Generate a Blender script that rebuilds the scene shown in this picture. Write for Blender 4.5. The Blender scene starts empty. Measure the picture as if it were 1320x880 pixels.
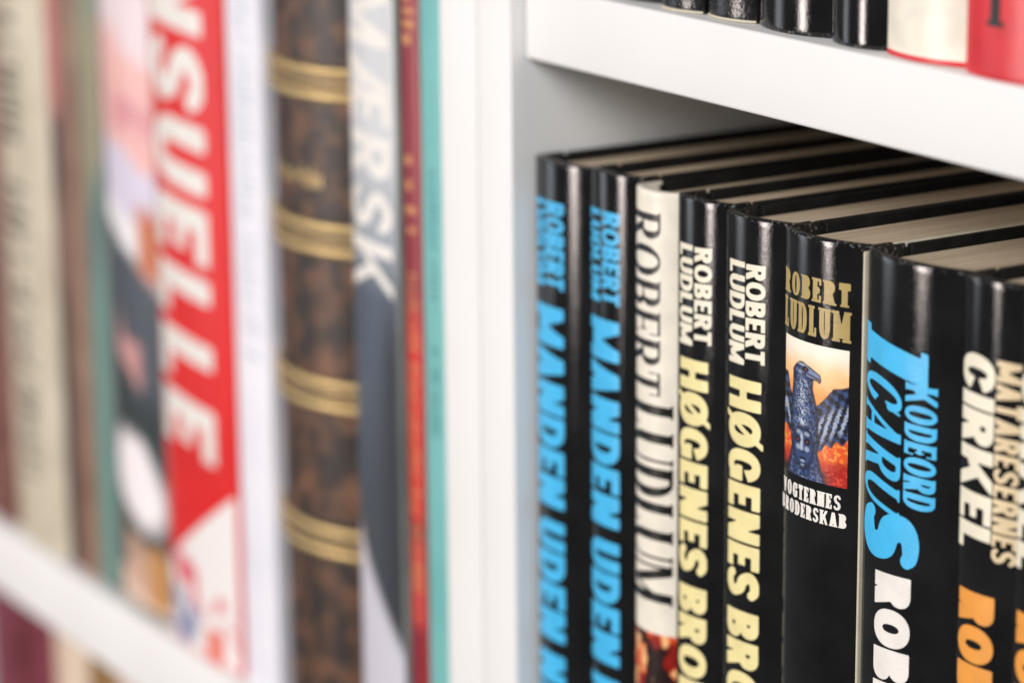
import bpy, bmesh, math, random
import numpy as np
from mathutils import Matrix, Vector

random.seed(7)
RNG = np.random.default_rng(7)
scene = bpy.context.scene
C = scene.collection

# ------------------------------------------------------------------ camera
# metres; x runs along the shelves, y into the bookcase, z up; z = 0 is the top of the
# board the novels stand on, x = 0 the joint between the two bookcases
CAM = Vector((0.7526, -0.45, 0.384))
YAW, PITCH, ROLL = 1.02090, 0.25269, -0.00977
cam_data = bpy.data.cameras.new('camera')
cam = bpy.data.objects.new('camera', cam_data)
C.objects.link(cam)
fwd = Vector((-math.sin(YAW) * math.cos(PITCH), math.cos(YAW) * math.cos(PITCH), -math.sin(PITCH)))
rgt = Vector((math.cos(YAW), math.sin(YAW), 0))
upv = rgt.cross(fwd)
r2 = rgt * math.cos(ROLL) + upv * math.sin(ROLL)
u2 = -rgt * math.sin(ROLL) + upv * math.cos(ROLL)
M4 = Matrix(((r2.x, u2.x, -fwd.x, CAM.x), (r2.y, u2.y, -fwd.y, CAM.y), (r2.z, u2.z, -fwd.z, CAM.z), (0, 0, 0, 1)))
cam.matrix_world = M4
cam_data.sensor_width = 36.0
cam_data.lens = 106.06
cam_data.clip_start = 0.02
cam_data.clip_end = 50
cam_data.dof.use_dof = True
cam_data.dof.focus_distance = 0.775
cam_data.dof.aperture_fstop = 6.2
scene.camera = cam

# ------------------------------------------------------------------ light
world = bpy.data.worlds.new('World')
scene.world = world
world.use_nodes = True
bg = world.node_tree.nodes['Background']
bg.inputs[0].default_value = (0.94, 0.965, 1.0, 1)
bg.inputs[1].default_value = 0.14


def area(name, loc, target, sx, sy, power, col):
    ld = bpy.data.lights.new(name, 'AREA')
    ld.shape = 'RECTANGLE'
    ld.size, ld.size_y, ld.energy, ld.color = sx, sy, power, col
    o = bpy.data.objects.new(name, ld)
    C.objects.link(o)
    o.location = loc
    d = Vector(target) - Vector(loc)
    o.rotation_euler = d.to_track_quat('-Z', 'Y').to_euler()
    return o


# a tall window across the room and a soft key added at front right
area('window_light', (-0.80, -2.2, 0.34), (0.10, 0, 0.34), 0.24, 1.30, 36, (1.0, 0.88, 0.82))
area('far_window_light', (-1.9, -1.35, 0.20), (0.10, 0, 0.20), 0.45, 1.15, 4.0, (0.86, 0.93, 1.0))
area('key_light', (1.45, -1.75, 1.45), (0.0, 0, 0.1), 2.0, 1.0, 50, (1.0, 0.99, 0.985))

scene.view_settings.view_transform = 'Standard'
scene.view_settings.look = 'None'
scene.view_settings.exposure = 0.0
scene.view_settings.gamma = 1.0
scene.view_settings.use_curve_mapping = False


# ------------------------------------------------------------------ materials
def nt(name):
    m = bpy.data.materials.new(name)
    m.use_nodes = True
    t = m.node_tree
    return m, t, t.nodes['Principled BSDF']


def node(t, kind, **inp):
    n = t.nodes.new(kind)
    for k, v in inp.items():
        n.inputs[k].default_value = v
    return n


def setp(b, **kw):
    for k, v in kw.items():
        k = k.replace('_', ' ')
        if k in b.inputs:
            b.inputs[k].default_value = v


def bump(t, b, layers, dist=0.0004):
    """layers: (scale, strength)"""
    co = t.nodes.new('ShaderNodeTexCoord')
    prev = None
    for sc, st in layers:
        n = node(t, 'ShaderNodeTexNoise', Scale=sc, Detail=3.0)
        t.links.new(co.outputs['Object'], n.inputs['Vector'])
        bm_ = node(t, 'ShaderNodeBump', Strength=st, Distance=dist)
        t.links.new(n.outputs['Fac'], bm_.inputs['Height'])
        if prev:
            t.links.new(prev.outputs['Normal'], bm_.inputs['Normal'])
        prev = bm_
    t.links.new(prev.outputs['Normal'], b.inputs['Normal'])
    return co


def mottled(name, c1, c2, scale, rough=0.4, layers=((300, 0.1),), stretch=(1, 1, 1), lo=0.35, hi=0.65, coat=0.0, spec=0.5, dist=0.0004):
    m, t, b = nt(name)
    co = bump(t, b, layers, dist)
    mp = t.nodes.new('ShaderNodeMapping')
    mp.inputs['Scale'].default_value = stretch
    t.links.new(co.outputs['Object'], mp.inputs['Vector'])
    n = node(t, 'ShaderNodeTexNoise', Scale=scale, Detail=5.0)
    t.links.new(mp.outputs['Vector'], n.inputs['Vector'])
    r = t.nodes.new('ShaderNodeValToRGB')
    r.color_ramp.elements[0].position = lo
    r.color_ramp.elements[1].position = hi
    r.color_ramp.elements[0].color = (*c1, 1)
    r.color_ramp.elements[1].color = (*c2, 1)
    t.links.new(n.outputs['Fac'], r.inputs['Fac'])
    t.links.new(r.outputs['Color'], b.inputs['Base Color'])
    setp(b, Roughness=rough, Coat_Weight=coat, Coat_Roughness=0.15, Specular_IOR_Level=spec)
    return m


def gloss(name, col, rough=0.2, layers=((1400, 0.25), (90, 0.25)), coat=0.0):
    d = tuple(max(0, c * 0.82) for c in col)
    return mottled(name, d, col, 120, rough, layers, lo=0.2, hi=0.6, coat=coat)


MAT = {}
MAT['white_paint'] = mottled('white_paint', (0.80, 0.795, 0.785), (0.84, 0.838, 0.83), 14, 0.58, ((260, 0.10), (30, 0.08)), lo=0.3, hi=0.7)
MAT['case_back'] = mottled('case_back', (0.72, 0.70, 0.67), (0.77, 0.755, 0.73), 9, 0.6, ((200, 0.05),))
MAT['black'] = mottled('black_laminate', (0.004, 0.004, 0.0045), (0.009, 0.009, 0.010), 60, 0.11, ((2400, 0.26), (500, 0.02), (60, 0.05)), coat=0.0, dist=0.0001)
m = MAT['black']
t = m.node_tree
b = t.nodes['Principled BSDF']
co = t.nodes.new('ShaderNodeTexCoord')
ramp_link = b.inputs['Base Color'].links[0].from_socket
n1 = node(t, 'ShaderNodeTexNoise', Scale=75.0, Detail=6.0, Roughness=0.7)       # handling marks change the gloss
t.links.new(co.outputs['Object'], n1.inputs['Vector'])
mr = node(t, 'ShaderNodeMapRange')
mr.inputs['From Min'].default_value, mr.inputs['From Max'].default_value = 0.35, 0.75
mr.inputs['To Min'].default_value, mr.inputs['To Max'].default_value = 0.04, 0.13
t.links.new(n1.outputs['Fac'], mr.inputs['Value'])
t.links.new(mr.outputs['Result'], b.inputs['Roughness'])
n2 = node(t, 'ShaderNodeTexNoise', Scale=1000.0, Detail=4.0)                    # rubbed rims and stray specks
t.links.new(co.outputs['Object'], n2.inputs['Vector'])
rim = t.nodes.new('ShaderNodeAttribute')
rim.attribute_name = 'rim'
th = t.nodes.new('ShaderNodeMath')
th.operation = 'MULTIPLY_ADD'
th.inputs[1].default_value, th.inputs[2].default_value = 0.21, 0.0
t.links.new(rim.outputs['Fac'], th.inputs[0])
ad = t.nodes.new('ShaderNodeMath')
ad.operation = 'ADD'
t.links.new(th.outputs[0], ad.inputs[0])
t.links.new(n2.outputs['Fac'], ad.inputs[1])
rp = t.nodes.new('ShaderNodeValToRGB')
rp.color_ramp.elements[0].position, rp.color_ramp.elements[1].position = 0.76, 0.92
t.links.new(ad.outputs[0], rp.inputs['Fac'])
mx = t.nodes.new('ShaderNodeMix')
mx.data_type = 'RGBA'
t.links.new(rp.outputs['Color'], mx.inputs['Factor'])
t.links.new(ramp_link, mx.inputs[6])
mx.inputs[7].default_value = (0.16, 0.15, 0.145, 1)
t.links.new(mx.outputs[2], b.inputs['Base Color'])
MAT['blackboard'] = mottled('black_board', (0.004, 0.004, 0.004), (0.010, 0.0095, 0.009), 200, 0.55, ((900, 0.3),), spec=0.25)
MAT['blackrough'] = mottled('worn_black_cloth', (0.005, 0.005, 0.006), (0.02, 0.02, 0.023), 260, 0.2, ((1200, 0.25), (160, 0.5)), lo=0.5, hi=0.75)
MAT['cream_cover'] = gloss('cream_cover', (0.85, 0.80, 0.68), 0.35, ((600, 0.08), (60, 0.1)))
MAT['cream_board'] = gloss('cream_board', (0.60, 0.55, 0.42), 0.5, ((600, 0.1),))
MAT['headband'] = mottled('headband', (0.02, 0.02, 0.02), (0.42, 0.38, 0.30), 700, 0.8, ((900, 0.4),), stretch=(1, 0.2, 0.2))


def paper(name, c1, c2):
    m, t, b = nt(name)
    co = t.nodes.new('ShaderNodeTexCoord')
    mp = t.nodes.new('ShaderNodeMapping')
    mp.inputs['Scale'].default_value = (3600, 14, 14)
    t.links.new(co.outputs['Object'], mp.inputs['Vector'])
    n = node(t, 'ShaderNodeTexNoise', Scale=1.0, Detail=4.0)
    t.links.new(mp.outputs['Vector'], n.inputs['Vector'])
    r = t.nodes.new('ShaderNodeValToRGB')
    r.color_ramp.elements[0].position = 0.3
    r.color_ramp.elements[1].position = 0.72
    r.color_ramp.elements[0].color = (*c1, 1)
    r.color_ramp.elements[1].color = (*c2, 1)
    t.links.new(n.outputs['Fac'], r.inputs['Fac'])
    t.links.new(r.outputs['Color'], b.inputs['Base Color'])
    bm_ = node(t, 'ShaderNodeBump', Strength=0.5, Distance=0.0003)
    t.links.new(n.outputs['Fac'], bm_.inputs['Height'])
    t.links.new(bm_.outputs['Normal'], b.inputs['Normal'])
    setp(b, Roughness=0.9, Specular_IOR_Level=0.1)
    return m


MAT['paper_cream'] = paper('page_edges_cream', (0.48, 0.38, 0.27), (0.74, 0.62, 0.47))
MAT['paper_white'] = paper('page_edges_white', (0.55, 0.52, 0.46), (0.76, 0.73, 0.67))


def ink(name, col, rough=0.3):
    return gloss(name, col, rough, ((1400, 0.2), (90, 0.2)))


MAT['ink_blue'] = ink('ink_sky_blue', (0.055, 0.50, 0.88))
MAT['ink_yellow'] = ink('ink_pale_yellow', (0.88, 0.78, 0.38))
MAT['ink_cream'] = ink('ink_cream', (0.88, 0.83, 0.66))
MAT['ink_white'] = ink('ink_white', (0.86, 0.83, 0.78))
MAT['ink_orange'] = ink('ink_orange', (0.85, 0.35, 0.06))
MAT['ink_tan'] = ink('ink_tan', (0.80, 0.64, 0.40))
MAT['ink_gold'] = ink('ink_gold', (0.44, 0.33, 0.12), 0.3)
MAT['ink_black'] = ink('ink_black', (0.004, 0.004, 0.004))
MAT['ink_grey'] = ink('ink_grey', (0.42, 0.48, 0.56))
MAT['ink_darkteal'] = ink('ink_dark_teal', (0.04, 0.20, 0.20))
m, t, b = nt('gold_foil')
setp(b, Base_Color=(0.60, 0.44, 0.20, 1), Metallic=0.6, Roughness=0.42)
bump(t, b, ((900, 0.4), (200, 0.3)))
MAT['gold_foil'] = m

m, t, b = nt('printed_colour')
at = t.nodes.new('ShaderNodeAttribute')
at.attribute_name = 'Col'
t.links.new(at.outputs['Color'], b.inputs['Base Color'])
setp(b, Roughness=0.3)
bump(t, b, ((1400, 0.15), (90, 0.15)))
MAT['print'] = m


def srgb(r, g, b):
    return tuple(((c / 255) / 12.92 if c / 255 <= 0.04045 else ((c / 255 + 0.055) / 1.055) ** 2.4) for c in (r, g, b))


# ------------------------------------------------------------------ mesh helpers
def link(name, verts, faces, mat, parent=None, smooth=False, loc=None):
    me = bpy.data.meshes.new(name)
    me.from_pydata([tuple(map(float, v)) for v in verts], [], faces)
    me.update()
    if smooth:
        me.polygons.foreach_set('use_smooth', [True] * len(me.polygons))
    me.materials.append(mat)
    o = bpy.data.objects.new(name, me)
    C.objects.link(o)
    if parent:
        o.parent = parent
    if loc:
        o.location = loc
    return o


def box_obj(name, lo, hi, mat, parent=None, bevel=0.001):
    bm = bmesh.new()
    bmesh.ops.create_cube(bm, size=1)
    for v in bm.verts:
        v.co = Vector([(lo[i] + hi[i]) / 2 + v.co[i] * (hi[i] - lo[i]) for i in range(3)])
    if bevel:
        bmesh.ops.bevel(bm, geom=bm.edges[:], offset=bevel, segments=3, affect='EDGES', profile=0.5)
    me = bpy.data.meshes.new(name)
    bm.to_mesh(me)
    bm.free()
    me.polygons.foreach_set('use_smooth', [True] * len(me.polygons))
    me.materials.append(mat)
    try:
        me.set_sharp_from_angle(angle=math.radians(50))
    except Exception:
        pass
    o = bpy.data.objects.new(name, me)
    C.objects.link(o)
    if parent:
        o.parent = parent
    return o


def thing(name, label, cat, loc=(0, 0, 0), group=None, rotz=0.0):
    o = bpy.data.objects.new(name, None)
    o.empty_display_size = 0.02
    C.objects.link(o)
    o.location = loc
    o.rotation_euler = (0, 0, rotz)
    o['label'] = label
    o['category'] = cat
    if group:
        o['group'] = group
    return o


# ------------------------------------------------------------------ lettering (implicit glyphs, marching squares)
def _box(X, Y, x0, y0, x1, y1):
    return np.maximum(np.abs(X - (x0 + x1) / 2) - (x1 - x0) / 2, np.abs(Y - (y0 + y1) / 2) - (y1 - y0) / 2)


def _ell(X, Y, cx, cy, a, b, n=2.25):
    a, b = max(a, 1e-3), max(b, 1e-3)
    g = (np.abs((X - cx) / a) ** n + np.abs((Y - cy) / b) ** n) ** (1 / n)
    return (g - 1) * min(a, b)


def _poly(X, Y, pts):
    """convex polygon, any winding"""
    ar = sum(pts[i][0] * pts[(i + 1) % len(pts)][1] - pts[(i + 1) % len(pts)][0] * pts[i][1] for i in range(len(pts)))
    if ar < 0:
        pts = pts[::-1]
    d = np.full(X.shape, -9.0)
    for i in range(len(pts)):
        (ax, ay), (bx, by) = pts[i], pts[(i + 1) % len(pts)]
        L = math.hypot(bx - ax, by - ay) + 1e-9
        d = np.maximum(d, ((X - ax) * (by - ay) - (Y - ay) * (bx - ax)) / L)
    return d


def _diag(X, Y, x0, y0, x1, y1, th):
    """stroke from (x0,y0) to (x1,y1) cut flat at both ends; th = horizontal thickness, x's are left edges"""
    return _poly(X, Y, [(x0, y0), (x0 + th, y0), (x1 + th, y1), (x1, y1)])


def _dsh(X, Y, x0, y0, x1, y1, rx):
    return np.minimum(_box(X, Y, x0, y0, x1 - rx, y1), np.maximum(_ell(X, Y, x1 - rx, (y0 + y1) / 2, rx, (y1 - y0) / 2), (x1 - rx - 0.02) - X))


def _curve(X, Y, pts, t0, t1=None):
    """variable-thickness stroke along a Catmull-Rom spline"""
    P = np.array(pts, float)
    P = np.vstack([2 * P[0] - P[1], P, 2 * P[-1] - P[-2]])
    Q = []
    for i in range(1, len(P) - 2):
        for u in np.linspace(0, 1, 9)[:-1]:
            Q.append(0.5 * (2 * P[i] + (P[i + 1] - P[i - 1]) * u + (2 * P[i - 1] - 5 * P[i] + 4 * P[i + 1] - P[i + 2]) * u * u + (-P[i - 1] + 3 * P[i] - 3 * P[i + 1] + P[i + 2]) * u ** 3))
    Q.append(P[-2])
    Q = np.array(Q)
    d = np.full(X.shape, 9.0)
    n = len(Q) - 1
    for i in range(n):
        a, b_ = Q[i], Q[i + 1]
        v = b_ - a
        u = np.clip(((X - a[0]) * v[0] + (Y - a[1]) * v[1]) / (v @ v + 1e-12), 0, 1)
        s = (i + u) / n
        th = t0 if t1 is None else t0 + (t1 - t0) * np.sin(np.pi * np.clip(s, 0, 1)) ** 1.2
        d = np.minimum(d, np.hypot(X - a[0] - u * v[0], Y - a[1] - u * v[1]) - th / 2)
    return d


WID = dict(I=0.34, E=0.62, F=0.60, L=0.58, T=0.66, M=1.0, N=0.80, A=0.82, V=0.80, O=0.86, D=0.78, G=0.82, C=0.78, S=0.68, U=0.76, K=0.90, R=0.74, B=0.72, P=0.68, H=0.78)
WID['Ø'] = 0.86
WID['Æ'] = 1.1


def glyph_sdf(ch, X, Y, W, st):
    S, H, se, sh = st['S'], st['H'], st.get('ser', 0), st.get('sh', 0.07)
    mn, mx = np.minimum, np.maximum
    dth = S * (0.9 if st.get('w', 1) < 0.7 else 1.12)

    def serif(d, xs, ys=(0, 1), left=True, right=True):
        if se:
            for x in xs:
                for y in ys:
                    y0, y1 = (0, sh) if y == 0 else (1 - sh, 1)
                    d = mn(d, _box(X, Y, x - se * left, y0, x + S + se * right, y1))
        return d

    def vser(d, x, y0, y1):
        """vertical serif on the free end of a horizontal bar"""
        if se:
            d = mn(d, _box(X, Y, x - sh * 1.1, y0, x, y1))
        return d

    if ch == 'I':
        return serif(_box(X, Y, 0, 0, S, 1), [0])
    if ch in 'HNM':
        thin = st.get('thin', S)
        s1 = thin if ch in 'NM' else S
        d = mn(_box(X, Y, 0, 0, s1, 1), _box(X, Y, W - (thin if ch == 'N' else S), 0, W, 1))
        if ch == 'H':
            d = mn(d, _box(X, Y, 0, 0.5 - H / 2, W, 0.5 + H / 2))
            return serif(d, [0, W - S])
        if ch == 'N':
            d = mn(d, _poly(X, Y, [(0, 1), (dth, 1), (W, 0), (W - dth, 0)]))
            if se:
                d = mn(d, _box(X, Y, -se, 1 - sh, thin, 1))
                d = mn(d, _box(X, Y, -se, 0, thin + se, sh))
                d = mn(d, _box(X, Y, W - thin - se, 1 - sh, W + se, 1))
            return d
        k = S * 0.95
        d = mn(d, _poly(X, Y, [(0, 1), (k, 1), (W / 2 + k / 2, 0.12), (W / 2 - k / 2, 0.12)]))
        kt = min(k, thin * 1.1)
        d = mn(d, _poly(X, Y, [(W - kt, 1), (W, 1), (W / 2 + kt / 2, 0.12), (W / 2 - kt / 2, 0.12)]))
        if se:
            d = mn(d, _box(X, Y, -se, 1 - sh, s1, 1))
            d = mn(d, _box(X, Y, -se, 0, s1 + se, sh))
            d = mn(d, _box(X, Y, W - S - se, 0, W + se, sh))
            d = mn(d, _box(X, Y, W - S, 1 - sh, W + se, 1))
        return d
    if ch in 'EFL':
        d = _box(X, Y, 0, 0, S, 1)
        if ch in 'EF':
            d = mn(d, _box(X, Y, 0, 1 - H, W, 1))
            d = mn(d, _box(X, Y, 0, 0.5 - H / 2, W * 0.86, 0.5 + H / 2))
            d = vser(d, W, 0.72, 1)
            d = vser(d, W * 0.8, 0.36, 0.64)
        if ch in 'EL':
            d = mn(d, _box(X, Y, 0, 0, W, H))
            d = vser(d, W, 0, 0.3)
        return serif(d, [0], (0, 1), True, ch != 'E')
    if ch == 'T':
        d = mn(_box(X, Y, W / 2 - S / 2, 0, W / 2 + S / 2, 1), _box(X, Y, 0, 1 - H, W, 1))
        d = vser(d, W, 0.7, 1)
        if se:
            d = mn(d, _box(X, Y, 0, 0.7, sh * 1.1, 1))
        return serif(d, [W / 2 - S / 2], (0,))
    if ch in 'OØCG':
        d = mx(_ell(X, Y, W / 2, 0.5, W / 2, 0.5), -_ell(X, Y, W / 2, 0.5, W / 2 - S, 0.5 - H))
        if ch == 'Ø':
            d = mn(d, mx(_poly(X, Y, [(-0.02, -0.06), (0.14, -0.06), (W + 0.02, 1.06), (W - 0.14, 1.06)]), -_ell(X, Y, W / 2, .5, W / 2 - S * 1.9, 0.5 - H * 1.9)))
        if ch in 'CG':
            d = mx(d, -_poly(X, Y, [(W / 2, 0.5), (W * 1.3, 0.84 if ch == 'C' else 0.80), (W * 1.3, 0.16 if ch == 'C' else 0.5)]))
            if se:
                d = mn(d, _box(X, Y, W - S * 0.5, 0.64, W - S * 0.5 + sh * 1.2, 0.97))
        if ch == 'G':
            d = mn(d, _box(X, Y, W - S, 0.05, W, 0.5))
            d = mn(d, _box(X, Y, W * 0.52, 0.5 - H, W, 0.5))
        return d
    if ch == 'D':
        d = mx(_dsh(X, Y, 0, 0, W, 1, W * 0.55), -_dsh(X, Y, S, H, W - S, 1 - H, max(0.02, W * 0.55 - S)))
        return serif(d, [0], (0, 1), True, False)
    if ch in 'PRB':
        lo = 0.44 if ch != 'B' else 0.47
        bx = W if ch == 'P' else W * 0.95
        rx = min(bx * 0.5, (1 - lo) * 0.55)
        d = mx(_dsh(X, Y, 0, lo, bx, 1, rx), -_dsh(X, Y, S, lo + H, bx - S, 1 - H, max(0.03, rx - S * 0.8)))
        d = mn(d, _box(X, Y, 0, 0, S, 1))
        if ch == 'B':
            rx = min(W * 0.52, 0.53 * 0.6)
            d = mn(d, mx(_dsh(X, Y, 0, 0, W, 0.53, rx), -_dsh(X, Y, S, H, W - S, 0.53 - H, max(0.03, rx - S * 0.8))))
            return serif(d, [0], (0, 1), True, False)
        if ch == 'R':
            d = mn(d, _diag(X, Y, W - dth * 0.98, 0, W * 0.30, 0.52, dth))
            if se:
                d = mn(d, _box(X, Y, W - dth, 0, W + se * 0.8, sh))
        d = serif(d, [0], (1,), True, False)
        return serif(d, [0], (0,), True, True)
    if ch == 'U':
        thin = st.get('thin', S)
        out = mn(_box(X, Y, 0, 0.42, W, 1), _ell(X, Y, W / 2, 0.42, W / 2, 0.42))
        inn = mn(_box(X, Y, S, 0.42, W - thin, 1.2), _ell(X, Y, (S + W - thin) / 2, 0.42, (W - thin - S) / 2, 0.42 - H))
        d = mx(out, -inn)
        if se:
            d = mn(d, _box(X, Y, -se, 1 - sh, S + se, 1))
            d = mn(d, _box(X, Y, W - thin - se, 1 - sh, W + se, 1))
        return d
    if ch == 'S':
        T = (S + H) / 2
        h = T / 2
        x0, x1 = h, W - h
        return mx(_curve(X, Y, [(x1 + h * 0.3, 0.80), (W * 0.70, 1 - h * 0.95), (W * 0.40, 1 - h), (x0, 0.755), (W * 0.36, 0.545), (W * 0.66, 0.455), (x1, 0.245), (W * 0.58, h), (W * 0.28, h * 0.95), (x0 - h * 0.3, 0.20)], T * st.get('sthin', 0.85), T * 1.08), np.abs(Y - 0.5) - 0.5)
    if ch == 'A':
        thin = st.get('thin', dth)
        d = mn(_diag(X, Y, 0, 0, W / 2 - thin / 2, 1, thin), _diag(X, Y, W - dth, 0, W / 2 - dth / 2, 1, dth))
        d = mn(d, mx(_box(X, Y, W * 0.2, 0.2, W * 0.8, 0.2 + H * 0.9), _poly(X, Y, [(0, 0), (W, 0), (W / 2, 1)])))
        if se:
            d = mn(d, _box(X, Y, -se * .6, 0, thin + se, sh))
            d = mn(d, _box(X, Y, W - dth - se, 0, W + se * .6, sh))
        return d
    if ch == 'V':
        return mn(_diag(X, Y, W / 2 - dth / 2, 0, 0, 1, dth), _diag(X, Y, W / 2 - dth / 2, 0, W - dth, 1, dth))
    if ch == 'K':
        d = _box(X, Y, 0, 0, S, 1)
        kd = dth * 0.88
        d = mn(d, _diag(X, Y, S * 0.75 - kd * 0.5, 0.30, W - kd, 1, kd))
        d = mn(d, _diag(X, Y, W - kd * 0.95, 0, W * 0.36, 0.60, kd))
        d = mx(d, -X)
        return serif(d, [0], (0, 1), True, True)
    if ch == 'Æ':
        xe = W * 0.5
        d = _diag(X, Y, 0, 0, xe - dth * 0.6, 1, dth)
        d = mn(d, _box(X, Y, xe, 0, xe + S, 1))
        d = mn(d, _box(X, Y, W * 0.2, 0.24, xe, 0.24 + H))
        for y0 in (0, 0.5 - H / 2, 1 - H):
            d = mn(d, _box(X, Y, xe, y0, W * (0.94 if 0 < y0 < 0.6 else 1), y0 + H))
        return d
    return np.full(X.shape, 1.0)


_GC = {}


def glyph(ch, st, N):
    key = (ch, N, tuple(sorted(st.items())))
    if key in _GC:
        return _GC[key]
    W = WID[ch] * st.get('w', 1.0)
    if ch == 'I':
        W = st['S']
    pad = 0.10
    nx = int(math.ceil((W + 2 * pad) * N)) + 1
    ny = int(math.ceil((1 + 2 * pad) * N)) + 1
    xs = -pad + np.arange(nx) / N + 0.0137 / N
    ys = -pad + np.arange(ny) / N + 0.0219 / N
    X, Y = np.meshgrid(xs, ys, indexing='ij')
    F = -glyph_sdf(ch, X, Y, W, st) + st.get('bold', 0.0)
    verts, faces, vid = [], [], {}

    def corner(i, j):
        k = (i, j)
        if k not in vid:
            vid[k] = len(verts)
            verts.append((xs[i], ys[j]))
        return vid[k]

    def edge(i, j, k, l):
        key_ = (i, j, k, l) if (i, j) < (k, l) else (k, l, i, j)
        if key_ not in vid:
            a, b_ = F[i, j], F[k, l]
            u = a / (a - b_)
            vid[key_] = len(verts)
            verts.append((xs[i] + (xs[k] - xs[i]) * u, ys[j] + (ys[l] - ys[j]) * u))
        return vid[key_]

    ins = F > 0
    anyin = ins[:-1, :-1] | ins[1:, :-1] | ins[:-1, 1:] | ins[1:, 1:]
    for i, j in zip(*np.nonzero(anyin)):
        cs = [(i, j), (i + 1, j), (i + 1, j + 1), (i, j + 1)]
        poly = []
        for q in range(4):
            a, b_ = cs[q], cs[(q + 1) % 4]
            if ins[a]:
                poly.append(corner(*a))
            if ins[a] != ins[b_]:
                poly.append(edge(*a, *b_))
        if len(poly) >= 3:
            faces.append(poly)
    _GC[key] = (np.array(verts), faces, W)
    return _GC[key]


def layout(text, st, N=28):
    """text in cap-height units -> verts, faces, total width"""
    x = 0.0
    V, Fc, off = [], [], 0
    gap = st.get('gap', 0.09)
    for ch in text:
        if ch == ' ':
            x += st.get('space', 0.32)
            continue
        v, f, W = glyph(ch, st, N)
        if len(v):
            V.append(v + np.array([x, 0]))
            Fc += [[q + off for q in p] for p in f]
            off += len(v)
        x += W + gap
    return np.vstack(V), Fc, x - gap


# ------------------------------------------------------------------ books
def profile(w, A, r, t):
    A = math.radians(A)
    R = (w / 2 - r * (1 - math.sin(A))) / math.sin(A)
    th = np.concatenate([np.linspace(-np.pi / 2, -A, 12), np.linspace(-A, A, 50)[1:-1], np.linspace(A, np.pi / 2, 12)])
    arc = np.abs(th) <= A
    x = np.where(arc, R * np.sin(th), np.sign(th) * (R * math.sin(A) + r * (np.sin(np.abs(th)) - math.sin(A))))
    y = np.where(arc, R * (1 - np.cos(th)), R * (1 - math.cos(A)) + r * (math.cos(A) - np.cos(th)))
    y = y + t * (x + w / 2)
    return x, y - y.min()


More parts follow.
